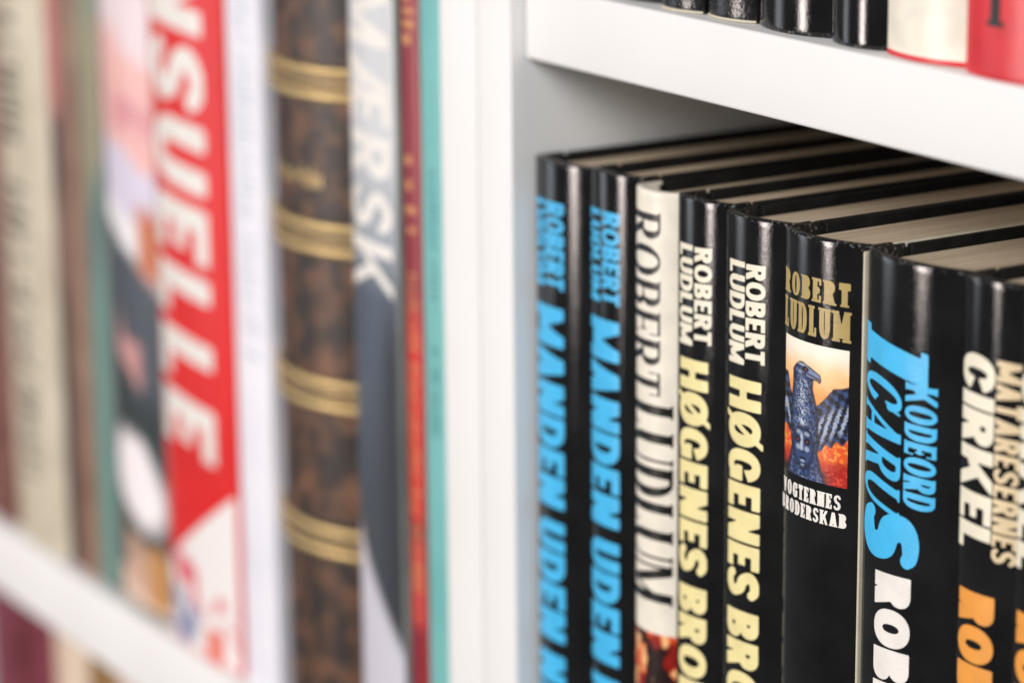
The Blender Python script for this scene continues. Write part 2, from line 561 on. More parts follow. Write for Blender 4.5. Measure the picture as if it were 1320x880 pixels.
class Book:
    def __init__(s, label, x0, x1, h, yf=0.004, z=0.0, d=0.135, A=22, r=0.0016, t=0.0, group=None, name='hardcover_book',
                 cover='black', board='blackboard', pages='paper_cream', right_board=None, headband=True, over=0.0032, rotz=0.0):
        s.w, s.h, s.d = x1 - x0, h, d
        w = s.w
        s.px, s.py = profile(w, A, r, t)
        s.o = thing(name, label, 'book', ((x0 + x1) / 2, yf, z), group, rotz)
        th = 0.0017
        # --- spine shell: outer + inner profile, rolled at head and foot
        X, Y = s.px, s.py
        tx, ty = np.gradient(X), np.gradient(Y)
        L = np.hypot(tx, ty)
        nx, ny = ty / L, -tx / L
        s.nx, s.ny = nx, ny
        yl, yr = Y[0], Y[-1]
        yend = max(yl, yr) + 0.0045
        # straight cheeks to the joint
        Xe = np.concatenate([[X[0], X[0]], X, [X[-1], X[-1]]])
        Ye = np.concatenate([[yend, (yl + yend) / 2], Y, [(yr + yend) / 2, yend]])
        NX = np.concatenate([[-1, -1], nx, [1, 1]])
        NY = np.concatenate([[0, 0], ny, [0, 0]])
        ring = []
        rr = 0.0008
        for a in np.linspace(0, np.pi / 2, 5):        # outer bottom to outer top
            ring.append((rr * (1 - np.sin(a)), rr * (1 - np.cos(a))))
        low = ring[:]
        zs = np.linspace(0, 1, 14)[1:-1]
        sec = [(o_, z_) for o_, z_ in low] + [(0.0, 0.0020)] + [(0.0, rr + q * (h - 2 * rr)) for q in zs] + [(0.0, h - 0.0020)] + [(o_, h - z_) for o_, z_ in reversed(low)]
        sec += [(th, h), (th, 0.0)]
        V, F = [], []
        n, m = len(Xe), len(sec)
        for i in range(n):
            for (o_, z_) in sec:
                V.append((Xe[i] - NX[i] * o_, Ye[i] - NY[i] * o_, z_))
        for i in range(n - 1):
            for j in range(m):
                k = (j + 1) % m
                F.append((i * m + j, (i + 1) * m + j, (i + 1) * m + k, i * m + k))
        F.append(tuple(range(m)))
        F.append(tuple(reversed([(n - 1) * m + j for j in range(m)])))
        s.spine = link('spine', V, F, MAT[cover], s.o, True)
        ra = s.spine.data.attributes.new('rim', 'FLOAT', 'POINT')
        prof_rim = [1.0 if (z_ > h - 0.0009 or z_ < 0.0009) else 0.0 for _, z_ in sec]
        ra.data.foreach_set('value', prof_rim * n)
        s.spine.data.set_sharp_from_angle(angle=math.radians(45))
        # --- boards
        bt = 0.0022
        y0 = yend + 0.0016
        box_obj('cover_board', (-w / 2 + 0.0002, y0, 0.0002), (-w / 2 + 0.0002 + bt, d, h - 0.0003), MAT[board], s.o, 0.0005)
        box_obj('cover_board', (w / 2 - 0.0002 - bt, y0, 0.0002), (w / 2 - 0.0002, d, h - 0.0003), MAT[right_board or board], s.o, 0.0005)
        # joint strips (hinges), recessed
        for sg, mt in ((-1, board), (1, right_board or board)):
            a = sg * (w / 2 - 0.0011)
            b_ = sg * (w / 2 - 0.0020)
            box_obj('hinge', (min(a, b_), yend - 0.001, 0.0008), (max(a, b_), y0 + 0.001, h - 0.001), MAT[mt], s.o, 0.0002)
        # --- page block with uneven gatherings
        xa, xb = -w / 2 + bt + 0.0004, w / 2 - bt - 0.0004
        nc = max(8, int((xb - xa) / 0.0007))
        xs = np.linspace(xa, xb, nc + 1)
        yfr = np.interp(xs, X, Y) + 0.0030
        ztop = h - over
        V, F = [], []
        for c in range(nc):
            dz = RNG.normal(0, 0.00009)
            dy = RNG.normal(0, 0.0002)
            k = len(V)
            for xx, yy in ((xs[c], yfr[c]), (xs[c + 1], yfr[c + 1])):
                V += [(xx, yy, over), (xx, yy, ztop + dz), (xx, d - 0.004 + dy, ztop + dz), (xx, d - 0.004 + dy, over)]
            F += [(k, k + 4, k + 5, k + 1), (k + 1, k + 5, k + 6, k + 2), (k + 2, k + 6, k + 7, k + 3), (k + 3, k + 7, k + 4, k),
                  (k, k + 1, k + 2, k + 3), (k + 4, k + 7, k + 6, k + 5)]
        link('page_block', V, F, MAT[pages], s.o)
        # --- headband roll at the top of the page block
        if headband:
            V, F = [], []
            xs = np.linspace(xa + 0.0006, xb - 0.0006, 18)
            yy = np.interp(xs, X, Y) + 0.0026
            q = 8
            for i in range(18):
                for j in range(q):
                    a = 2 * math.pi * j / q
                    V.append((xs[i], yy[i] + 0.0008 * math.cos(a), ztop + 0.0003 + 0.0008 * math.sin(a)))
            for i in range(17):
                for j in range(q):
                    k = (j + 1) % q
                    F.append((i * q + j, i * q + k, (i + 1) * q + k, (i + 1) * q + j))
            link('headband', V, F, MAT['headband'], s.o, True)

    def surf(s, x, z, off):
        """points on the spine at local x, z lifted off along the normal"""
        x = np.clip(x, -s.w / 2 + 1e-5, s.w / 2 - 1e-5)
        y = np.interp(x, s.px, s.py)
        nx = np.interp(x, s.px, s.nx)
        ny = np.interp(x, s.px, s.ny)
        return np.stack([x + nx * off, y + ny * off, z], 1)

    def text_down(s, text, st, xb, xc, z0, length, mat, shear=0.0, off=0.00006, N=28, name='lettering'):
        """lettering that reads down the spine: baseline at x = xb, cap line at x = xc, starts at z0"""
        v, f, W = layout(text, st, N)
        k = length / W
        cap = xc - xb
        P = s.surf(xb + v[:, 1] * cap, z0 - v[:, 0] * k - shear * v[:, 1] * cap, off)
        return link(name, P, [tuple(p) for p in f], MAT[mat], s.o)

    def text_across(s, text, st, x0, x1, zb, zc, mat, off=0.00006, N=28, name='lettering'):
        v, f, W = layout(text, st, N)
        P = s.surf(x0 + v[:, 0] * (x1 - x0) / W, zb + v[:, 1] * (zc - zb), off)
        return link(name, P, [tuple(p) for p in f], MAT[mat], s.o)

    def picture(s, x0, x1, z0, z1, nx, nz, fn, off=0.00003, name='printed_picture'):
        xs = np.linspace(x0, x1, nx)
        zs = np.linspace(z0, z1, nz)
        X, Z = np.meshgrid(xs, zs, indexing='ij')
        P = s.surf(X.ravel(), Z.ravel(), off)
        F = [(i * nz + j, (i + 1) * nz + j, (i + 1) * nz + j + 1, i * nz + j + 1) for i in range(nx - 1) for j in range(nz - 1)]
        o = link(name, P, F, MAT['print'], s.o, True)
        U = (X.ravel() - x0) / (x1 - x0)
        V = (Z.ravel() - z0) / (z1 - z0)
        col = fn(U, V)
        at_ = o.data.color_attributes.new('Col', 'FLOAT_COLOR', 'POINT')
        at_.data.foreach_set('color', np.concatenate([col, np.ones((len(U), 1))], 1).ravel())
        return o

    def small_text(s, xb, xc, z0, z1, mat, pitch=0.0022, seed=1, fill=0.6, name='small_lettering'):
        """print too small and too far out of focus to read: rows of separate strokes"""
        rg = random.Random(seed)
        V, F = [], []
        z = z0
        while z > z1:
            ln = pitch * rg.uniform(0.3, 0.75)
            if rg.random() < 0.86:
                a = xb + (xc - xb) * rg.choice((0, 0, 0.15))
                b_ = xc - (xc - xb) * rg.choice((0, 0, 0.3))
                xs = np.linspace(a, b_, 5)
                k = len(V)
                V += list(map(tuple, s.surf(xs, np.full(5, z), 0.00006))) + list(map(tuple, s.surf(xs, np.full(5, z - ln * fill), 0.00006)))
                F += [(k + i, k + 5 + i, k + 6 + i, k + 1 + i) for i in range(4)]
            z -= ln + pitch * 0.25
        return link(name, V, F, MAT[mat], s.o)

    def small_text_across(s, x0, x1, z0, z1, mat, seed=1, name='gilt_lettering'):
        rg = random.Random(seed)
        V, F = [], []
        x = x0
        while x < x1:
            wd = rg.uniform(0.0006, 0.0012)
            k = len(V)
            zz0, zz1 = z0 + rg.choice((0, 0, 0.0015)), z1 - rg.choice((0, 0.002, 0.0025))
            for zz in (zz0, zz1):
                V += list(map(tuple, s.surf(np.array([x, x + wd]), np.array([zz, zz]), 0.00008)))
            F.append((k, k + 1, k + 3, k + 2))
            x += wd + rg.uniform(0.0005, 0.0012)
        return link(name, V, F, MAT[mat], s.o)

    def band(s, zc, hh, proud, mat, name='gilt_band'):
        """raised band across the spine"""
        i0, i1 = 6, len(s.px) - 6
        V, F = [], []
        ring = [(-hh / 2, -0.0003), (-hh / 2, proud * 0.6), (-hh * 0.3, proud), (hh * 0.3, proud), (hh / 2, proud * 0.6), (hh / 2, -0.0003)]
        q = len(ring)
        for i in range(i0, i1):
            for dz, o_ in ring:
                V.append((s.px[i] + s.nx[i] * o_, s.py[i] + s.ny[i] * o_, zc + dz))
        for i in range(i1 - i0 - 1):
            for j in range(q - 1):
                F.append((i * q + j, (i + 1) * q + j, (i + 1) * q + j + 1, i * q + j + 1))
        return link(name, V, F, MAT[mat], s.o, True)


# ------------------------------------------------------------------ the two bookcases
WX = 0.0191          # inner face of the right case's side panel
PANEL_TOP, PANEL_BOT = 0.56, -0.34


def bookcase(label, x0, x1, left, right, boards, back_x0, back_x1):
    t = thing('bookcase', label, 'bookcase', ((x0 + x1) / 2, 0, PANEL_BOT), 'white bookcases standing side by side')
    def part(name, lo, hi, mat, bev=0.0009):
        o = box_obj(name, lo, hi, MAT[mat], None, bev)
        o.parent = t
        o.matrix_parent_inverse = Matrix.Translation(-Vector(t.location))
        return o
    if left:
        part('side_panel', (left[0], 0, PANEL_BOT), (left[1], 0.28, PANEL_TOP), 'white_paint')
    if right:
        part('side_panel', (right[0], 0, PANEL_BOT), (right[1], 0.28, PANEL_TOP), 'white_paint')
    for (z0, z1, y0) in boards:
        part('shelf', (back_x0, y0, z0), (back_x1, 0.272, z1), 'white_paint')
    part('back_panel', (back_x0, 0.272, PANEL_BOT + 0.002), (back_x1, 0.278, PANEL_TOP - 0.002), 'case_back', 0.0)
    return t


bookcase('white painted bookcase holding the black glossy novels', 0, 0.62, (0.0004, WX), (0.60, 0.619),
         [(-0.0218, 0.0, 0.0045), (0.2455, 0.2671, 0.0048), (0.52, 0.5418, 0.0048), (-0.33, -0.308, 0.0048)], WX + 0.0003, 0.5997)
bookcase('white painted bookcase holding the red book and the brown gilt leather book', -0.62, 0, (-0.619, -0.60), (-0.0216, -0.0004),
         [(-0.0335, -0.0035, -0.0048), (0.335, 0.357, 0.0030), (0.52, 0.5418, 0.0030), (-0.33, -0.308, 0.0030)], -0.5997, -0.0219)

# ------------------------------------------------------------------ lettering styles
ST_TITLE = dict(S=0.30, H=0.215, w=1.0, gap=0.07, space=0.30)                 # heavy slightly modulated sans
ST_AUTH = dict(S=0.27, H=0.19, w=1.0, gap=0.075, space=0.3)
ST_HEAVY = dict(S=0.34, H=0.27, w=1.02, gap=0.05, space=0.3)
ST_SERIF = dict(S=0.25, H=0.055, thin=0.07, ser=0.06, sh=0.035, w=1.05, gap=0.17, space=0.4, sthin=0.5)
ST_SLAB = dict(S=0.215, H=0.11, ser=0.055, sh=0.09, w=0.62, gap=0.135, space=0.25)
ST_SWASH = dict(S=0.26, H=0.10, thin=0.13, ser=0.05, sh=0.05, w=0.95, gap=0.09, sthin=0.5)
ST_SANS = dict(S=0.24, H=0.20, w=1.0, gap=0.09, space=0.3)
ST_COND = dict(S=0.24, H=0.15, w=0.85, gap=0.08, space=0.3)

NOVELS = 'hardcover novels in a row on the middle shelf'
E = [0.0199, 0.0489, 0.0718, 0.0922, 0.1150, 0.1415, 0.1750, 0.2122, 0.2330, 0.2545]


NH = [0.2172, 0.2184, 0.2172, 0.2182, 0.2176, 0.2179, 0.2183, 0.2194, 0.2188]


def novel(i, label, A, r, t, yf, **kw):
    return Book(label, E[i], E[i + 1] - (0.0015 if i == 5 else 0.0003), NH[i], yf, A=A, r=r, t=t, group=NOVELS, **kw)


# the two novels with blue lettering
for i, lab, yf, xs, zs in (
        (0, 'black novel with sky-blue lettering, pressed against the white side panel', 0.0058,
         ((-12.3, -7.1), (-6.4, 2.7), (-12.2, 2.5)), (205.2, 25.6, 174.0, 98.4)),
        (1, 'black novel with sky-blue lettering, beside the cream-spined book', 0.0066,
         ((-10.6, -4.4), (-3.1, 4.1), (-10.6, 4.0)), (207.0, 26.6, 175.6, 99.0))):
    b = novel(i, lab, 24, 0.0016, 0.12, yf)
    mm = 0.001
    b.text_down('LUDLUM', ST_AUTH, xs[0][0] * mm, xs[0][1] * mm, zs[0] * mm, zs[1] * mm, 'ink_blue', name='author_lettering')
    b.text_down('ROBERT', ST_AUTH, xs[1][0] * mm, xs[1][1] * mm, zs[0] * mm, zs[1] * mm, 'ink_blue', name='author_lettering')
    b.text_down('MANDEN UDEN NAVN', ST_TITLE, xs[2][0] * mm, xs[2][1] * mm, zs[2] * mm, zs[3] * mm * 1.50, 'ink_blue', name='title_lettering')

# cream spine with black serif letters and a fiery picture
b = novel(2, 'cream-spined novel with large black serif letters and a fiery picture at its foot', 38, 0.0018, 0.10, 0.0055,
          cover='cream_cover', board='blackboard', right_board='cream_board')
b.text_down('ROBERT', dict(ST_SERIF, S=0.215, H=0.06), -0.0092, 0.0042, 0.2108, 0.0515, 'ink_black', name='author_lettering', N=40)
b.text_down('LUDLUM', dict(ST_SERIF, S=0.25, H=0.06, w=1.0, gap=0.16), -0.0094, 0.0079, 0.1565, 0.0575, 'ink_black', name='author_lettering', N=40)


def vnoise(U, V, fx, fy, seed):
    """smooth value noise"""
    rg = np.random.default_rng(seed)
    g = rg.random((int(fx) + 3, int(fy) + 3))
    x, y = np.clip(U, 0, 1) * fx, np.clip(V, 0, 1) * fy
    i, j = x.astype(int), y.astype(int)
    a, c = x - i, y - j
    a, c = a * a * (3 - 2 * a), c * c * (3 - 2 * c)
    return (g[i, j] * (1 - a) + g[i + 1, j] * a) * (1 - c) + (g[i, j + 1] * (1 - a) + g[i + 1, j + 1] * a) * c


def fbm(U, V, fx, fy, seed):
    return 0.55 * vnoise(U, V, fx, fy, seed) + 0.3 * vnoise(U, V, fx * 2, fy * 2, seed + 1) + 0.15 * vnoise(U, V, fx * 4, fy * 4, seed + 2)


def mixc(A, B, k):
    k = np.clip(k, 0, 1)[:, None]
    return A * (1 - k) + np.asarray(B) * k


def sstep(a, b_, x):
    k = np.clip((x - a) / (b_ - a), 0, 1)
    return k * k * (3 - 2 * k)


def flames(U, V):
    n = fbm(U, V, 3, 9, 11)
    k = fbm(U, V, 5, 14, 31)
    c = np.tile(np.array(srgb(30, 8, 6)), (len(U), 1))
    c = mixc(c, srgb(140, 22, 12), sstep(0.44, 0.58, n))
    c = mixc(c, srgb(222, 84, 30), sstep(0.5, 0.6, k) * sstep(0.42, 0.55, n))
    c = mixc(c, srgb(246, 190, 130), sstep(0.60, 0.68, k))
    return c


b.picture(-0.0098, 0.0097, 0.012, 0.0895, 60, 200, flames)

# two novels with pale yellow lettering
for i, lab, yf, xa in (
        (3, 'black novel with pale yellow title, touching the cream-spined book', 0.0068, ((-8.8, -2.3), (-1.5, 4.9), (-8.4, 3.9))),
        (4, 'black novel with pale yellow title, touching the novel with the eagle picture', 0.0065, ((-9.9, -2.6), (-2.1, 4.9), (-9.6, 3.9)))):
    b = novel(i, lab, 22, 0.0015, 0.13, yf)
    mm = 0.001
    b.text_down('LUDLUM', ST_AUTH, xa[0][0] * mm, xa[0][1] * mm, 0.2050, 0.0280, 'ink_cream', -0.03, name='author_lettering', N=34)
    b.text_down('ROBERT', ST_AUTH, xa[1][0] * mm, xa[1][1] * mm, 0.2049, 0.0268, 'ink_cream', -0.06, name='author_lettering', N=34)
    b.text_down('HØGENES BRODERSKAB', ST_TITLE, xa[2][0] * mm, xa[2][1] * mm, 0.1732, 0.1545, 'ink_yellow', -0.03, name='title_lettering', N=40)

# novel with the eagle picture
b = novel(5, 'black novel with gold author lettering and a picture of a blue eagle on orange', 28, 0.002, 0.13, 0.0052,
          right_board='cream_board')
b.text_across('ROBERT', ST_SLAB, -0.0148, 0.0104, 0.2012, 0.2074, 'ink_gold', name='author_lettering', N=36)
b.text_across('LUDLUM', ST_SLAB, -0.0148, 0.0104, 0.1920, 0.2000, 'ink_gold', name='author_lettering', N=36)
b.text_across('VOGTERNES', dict(ST_SLAB, S=0.22), -0.0142, 0.0088, 0.1474, 0.1514, 'ink_white', name='title_lettering', N=32)
b.text_across('BRODERSKAB', dict(ST_SLAB, S=0.22), -0.0150, 0.0104, 0.1428, 0.1466, 'ink_white', name='title_lettering', N=32)


def eagle(U, V):
    u = np.clip((U - 0.08) / 0.92, 0, 1) ** 1.05
    v = 1 - V                                    # from the top down
    y = v * 1.75
    n = fbm(U, V, 10, 18, 3)
    nf = fbm(U, V, 30, 54, 5)
    ng = fbm(U, V, 55, 95, 15)
    c = np.tile(np.array(srgb(250, 240, 222)), (len(U), 1))
    c = mixc(c, srgb(250, 206, 150), sstep(0.04, 0.22, v + 0.05 * (n - .5)))
    c = mixc(c, srgb(246, 158, 76), sstep(0.18, 0.40, v + 0.08 * (n - .5)))
    c = mixc(c, srgb(226, 84, 28), sstep(0.52, 0.68, v + 0.1 * (n - .5)))
    c = mixc(c, srgb(248, 150, 60), sstep(0.50, 0.62, nf) * sstep(0.62, 0.70, v) * sstep(0.86, 0.80, v))
    c = mixc(c, srgb(170, 30, 16), sstep(0.80, 0.90, v + 0.10 * (n - .5)))
    c = mixc(c, srgb(214, 70, 44), sstep(0.54, 0.64, nf) * sstep(0.86, 0.90, v) * sstep(0.6, 0.75, u))
    c = mixc(c, srgb(20, 12, 16), sstep(0.88, 0.96, v + 0.06 * (n - .5)) * sstep(0.86, 0.6, u))
    dark, navy, mid, lite = srgb(10, 14, 30), srgb(26, 38, 76), srgb(58, 84, 138), srgb(196, 208, 228)

    def inside(d, soft=0.018):
        return sstep(soft, -soft, d)
    # wings: raised, feathers hanging
    for sg in (1, -1):
        if sg > 0:
            top = np.interp(u, [0.50, 0.58, 0.70, 0.78, 0.80, 0.90, 1.0], [0.46, 0.44, 0.37, 0.315, 0.295, 0.285, 0.265])
            bot = np.interp(u, [0.50, 0.60, 0.77, 1.0], [0.80, 0.76, 0.71, 0.66])
            reach = 0.48 - u
        else:
            top = np.interp(u, [0.0, 0.06, 0.16], [0.27, 0.38, 0.47])
            bot = np.interp(u, [0.0, 0.16], [0.66, 0.72])
            reach = u - 0.18
        bot = bot + 0.018 * np.sin(u * 42)
        d = np.maximum.reduce([(top - v) * 1.75, (v - bot) * 1.75, reach])
        k = inside(d)
        c = mixc(c, dark, k)
        rows = np.sin((v * 2.4 - (u - 0.5) * sg * 0.75) * 34) * 0.5 + 0.5
        quill = np.sin((u * 1.0 + v * 0.55 * sg) * 62) * 0.5 + 0.5
        depth = np.clip((v - top) / (bot - top + 1e-6), 0, 1)
        c = mixc(c, mid, k * sstep(0.45, 0.95, 0.5 * rows + 0.35 * quill + 0.35 * nf) * 0.85)
        c = mixc(c, lite, k * sstep(0.55, 0.68, 0.45 * quill + 0.7 * ng) * sstep(0.25, 0.45, depth) * sstep(0.95, 0.7, depth) * 0.6)
        c = mixc(c, dark, k * sstep(0.05, 0.0, depth) * 0.8)
    # body and neck in one sweep
    lft = np.interp(v, [0.13, 0.18, 0.24, 0.33, 0.45, 0.60, 0.80, 0.92, 1.0], [0.20, 0.13, 0.12, 0.12, 0.09, 0.07, 0.10, 0.04, 0.0])
    rgt = np.interp(v, [0.13, 0.18, 0.24, 0.33, 0.45, 0.60, 0.80, 0.92, 1.0], [0.42, 0.52, 0.51, 0.50, 0.57, 0.60, 0.60, 0.66, 0.72])
    d = np.maximum.reduce([lft - u, u - rgt, (0.150 - v) * 1.75 + np.abs(u - 0.30) ** 2 * 4])
    k = inside(d)
    c = mixc(c, dark, k)
    core = sstep(0.0, -0.09, d)
    c = mixc(c, navy, core)
    c = mixc(c, mid, core * sstep(0.40, 0.70, nf) * 0.8)
    mid_line = np.exp(-((u - 0.315) / 0.085) ** 2)
    c = mixc(c, lite, core * mid_line * sstep(0.40, 0.66, ng) * sstep(0.24, 0.32, v) * sstep(0.66, 0.60, v) * 0.9)
    c = mixc(c, lite, core * sstep(0.62, 0.70, ng) * 0.28)
    for vv, rr in ((0.60, 0.035), (0.52, 0.025), (0.44, 0.02)):
        c = mixc(c, lite, core * sstep(1.3, 0.6, np.hypot((u - 0.32) / rr, (v - vv) * 1.75 / (rr * 1.3))) * 0.7)
    # beak and eye
    d = np.maximum(np.abs(y - (0.372 + 0.22 * (u - 0.40))) - 0.082 * np.clip(1 - (u - 0.42) / 0.30, 0, 1) ** 0.6, np.maximum(0.36 - u, u - 0.62))
    d = np.minimum(d, np.hypot((u - 0.600) / 0.030, (y - 0.440) / 0.046) * 0.030 - 0.030)
    k = inside(d, 0.010)
    c = mixc(c, dark, k)
    c = mixc(c, srgb(120, 136, 170), sstep(-0.008, -0.03, d))
    c = mixc(c, dark, sstep(0.010, 0.0, np.abs(y - (0.395 + 0.2 * (u - 0.40))) - 0.004) * sstep(0.36, 0.40, u) * sstep(0.62, 0.59, u))
    c = mixc(c, lite, np.exp(-((u - 0.30) / 0.08) ** 2 - ((y - 0.302) / 0.012) ** 2) * 0.85)
    c = mixc(c, lite, np.exp(-((u - 0.27) / 0.035) ** 2 - ((y - 0.40) / 0.02) ** 2) * 0.6)
    c = mixc(c, (0.003, 0.003, 0.006), sstep(1.2, 0.8, np.hypot((u - 0.365) / 0.060, (y - 0.350) / 0.034)))
    c = mixc(c, srgb(140, 60, 40), sstep(1.2, 0.7, np.hypot((u - 0.37) / 0.018, (y - 0.352) / 0.016)))
    # the mask-like face on the breast
    fx, fy = (u - 0.335) / 0.185, (v - 0.775) / 0.145
    fd = np.hypot(fx, fy) - 1
    face = sstep(0.15, -0.15, fd)
    c = mixc(c, srgb(44, 66, 112), face)
    c = mixc(c, dark, sstep(0.25, 0.0, np.abs(fd)) * 0.75)
    c = mixc(c, lite, face * 0.85 * np.exp(-((fx + 0.12) / 0.15) ** 2) * sstep(0.25, 0.1, fy) * sstep(-0.85, -0.5, fy))
    for ex in (-0.48, 0.42):
        c = mixc(c, lite, face * 0.55 * sstep(1.2, 0.4, np.hypot((fx - ex) / 0.28, (fy - 0.05) / 0.16)))
        c = mixc(c, lite, face * 0.5 * sstep(1.2, 0.5, np.hypot((fx - ex) / 0.32, (fy + 0.72) / 0.13)))
        c = mixc(c, (0.003, 0.003, 0.008), face * sstep(1.25, 0.75, np.hypot((fx - ex) / 0.30, (fy + 0.33) / 0.17)))
        c = mixc(c, srgb(150, 50, 44), face * sstep(1.2, 0.6, np.hypot((fx - ex) / 0.13, (fy + 0.32) / 0.07)) * 0.7)
    c = mixc(c, (0.003, 0.003, 0.008), face * sstep(1.25, 0.7, np.hypot(fx / 0.24, (fy - 0.26) / 0.05)) * 0.8)
    c = mixc(c, (0.003, 0.003, 0.008), face * sstep(1.25, 0.7, np.hypot(fx / 0.36, (fy - 0.56) / 0.06)))
    c = mixc(c, lite, face * 0.6 * sstep(1.2, 0.5, np.hypot(fx / 0.26, (fy - 0.70) / 0.07)))
    c = mixc(c, lite, face * 0.45 * sstep(1.2, 0.5, np.hypot(fx / 0.22, (fy - 0.92) / 0.08)))
    return c


b.picture(-0.0140, 0.0104, 0.1536, 0.1900, 130, 220, eagle)

# thin booklet slipped in between
bk = thing('thin_booklet', 'thin cream booklet slipped between the eagle novel and the widest novel', 'booklet', (0.17455, 0.0073, 0))
box_obj('cover', (-0.00045, 0, 0), (0.00045, 0.130, 0.2172), MAT['cream_board'], bk, 0.0004)
box_obj('page_block', (-0.00025, 0.004, 0.2150), (0.00025, 0.1285, 0.2176), MAT['paper_white'], bk, 0.0001)

# wide novel with blue swash title
b = novel(6, 'widest black novel, with slanting sky-blue title above white author lettering', 24, 0.0018, 0.13, 0.0060)
b.text_down('I', dict(ST_SWASH, S=0.42, ser=0.10, sh=0.09), -0.0172, 0.0066, 0.1985, 0.0070, 'ink_blue', 0.17, name='title_lettering', N=50, off=0.00010)
b.text_down('CARU', dict(ST_SWASH, S=0.22, gap=0.13), -0.0170, -0.0014, 0.1890, 0.0335, 'ink_blue', 0.22, name='title_lettering', N=44)
b.text_down('S', dict(ST_SWASH, S=0.36, H=0.26), -0.0172, 0.0058, 0.1548, 0.0140, 'ink_blue', 0.08, name='title_lettering', N=50, off=0.00014)
b.text_down('KODEORD', dict(ST_COND, S=0.25, H=0.13, ser=0.03, sh=0.06), -0.0002, 0.0094, 0.1880, 0.0318, 'ink_blue', 0.02, name='title_lettering', N=40)
b.text_down('ROBERT LUDLUM', ST_HEAVY, -0.0104, 0.0030, 0.1368, 0.1135, 'ink_white', -0.06, name='author_lettering', N=40)

# two novels with tan title and orange author
for i, lab in ((7, 'black novel with tan title and orange lettering, beside the widest black novel'),
               (8, 'black novel with tan title and orange lettering, farthest in the row from the side panel')):
    b = novel(i, lab, 22, 0.0015, 0.12, 0.0072)
    b.text_down('CIRKEL', dict(ST_HEAVY, S=0.30, H=0.20), -0.0098, 0.0023, 0.2008, 0.0490, 'ink_cream', 0.04, name='title_lettering', N=34)
    b.text_down('MATARESERNES', ST_COND, 0.0027, 0.0090, 0.2004, 0.0500, 'ink_tan', 0.04, name='title_lettering', N=30)
    b.text_down('ROBERT LUDLUM', ST_HEAVY, -0.0085, 0.0040, 0.1412, 0.1060, 'ink_orange', 0.0, name='author_lettering', N=34)

# ------------------------------------------------------------------ books on the shelf above
UP = 'books standing on the upper shelf above the novels'
zu = 0.2671
for x0, x1, cov, lab, A, yf in (
        (0.0490, 0.0800, 'blackrough', 'black book on the upper shelf, the closest of its row to the side panel', 24, 0.010),
        (0.0815, 0.1000, 'blackrough', 'narrow worn black book on the upper shelf, second from the side panel', 26, 0.0078),
        (0.1012, 0.1218, 'blackrough', 'scuffed black book on the upper shelf with a pale worn foot', 26, 0.0090),
        (0.1225, 0.1545, 'black', 'thick smooth black book in the middle of the upper shelf row', 30, 0.0085),
        (0.1560, 0.1768, 'black', 'glossy black book on the upper shelf beside the cream one', 28, 0.0080),
        (0.1775, 0.2090, 'cream_cover', 'cream book with a thin red foot on the upper shelf', 26, 0.0075),
        (0.2100, 0.2440, 'red_cover', 'bright red book with black lettering on the upper shelf', 24, 0.0050)):
    if 'red_cover' not in MAT:
        MAT['red_cover'] = gloss('red_cover', (0.66, 0.02, 0.03), 0.35, ((700, 0.1), (80, 0.2)))
    bd = {'black': 'blackboard', 'blackrough': 'blackboard', 'cream_cover': 'cream_board', 'red_cover': 'red_cover'}[cov]
    b = Book(lab, x0, x1, 0.215, yf, zu, A=A, r=0.0018, t=0.05, group=UP, cover=cov, board=bd)
    if cov == 'cream_cover':
        b.band(0.0008, 0.0012, 0.0001, 'red_cover', 'foot_strip')
    if cov == 'red_cover':
        b.text_across('I', dict(ST_SERIF, S=0.28, ser=0.22, sh=0.10), -0.0050, -0.0015, 0.0125, 0.0250, 'ink_black')
    if cov == 'blackrough' and x0 > 0.075:
        b.band(0.0005, 0.0007, 0.00008, 'cream_board', 'worn_foot')

# ------------------------------------------------------------------ books in the left case
LG = 'tall books on the left case, beyond the white panels'


def lmat(key, c1, c2, scale=40, rough=0.4, **kw):
    MAT[key] = mottled(key, c1, c2, scale, rough, ((700, 0.12), (70, 0.15)), **kw)


lmat('maroon', srgb(100, 58, 48), srgb(128, 84, 70))
lmat('beige', srgb(188, 178, 156), srgb(208, 199, 178))
MAT['ink_sepia'] = ink('ink_sepia', srgb(74, 66, 60))
lmat('tan_brown', srgb(128, 96, 78), srgb(150, 124, 104))
lmat('cloth_white', srgb(226, 226, 236), srgb(238, 238, 246), 30, 0.5)
lmat('teal', srgb(104, 174, 172), srgb(120, 188, 186), 20, 0.5)
lmat('oxblood', srgb(120, 28, 40), srgb(168, 40, 42), 16)
lmat('grey_board', srgb(90, 100, 96), srgb(120, 128, 122))
lmat('bright_red', srgb(212, 22, 22), srgb(228, 32, 30), 20, 0.35)
MAT['leather'] = mottled('mottled_leather', srgb(30, 21, 17), srgb(128, 86, 58), 95, 0.45, ((500, 0.4), (90, 0.3)), lo=0.42, hi=0.78)


def left(label, x0, x1, h=0.27, yf=0.001, A=12, cover='beige', board='grey_board', z=-0.0035, r=0.0018, group=LG, d=0.19, pages='paper_white', rotz=0.0):
    a_, half = math.radians(A), (x1 - x0) / 2
    yf -= (half / math.sin(a_)) * (1 - math.cos(min(a_, 0.45)))      # corners, not the crown, line up
    return Book(label, x0, x1, h, yf, z, d=d, A=A, r=r, t=0.0, group=group, cover=cover, board=board, pages=pages, rotz=rotz)


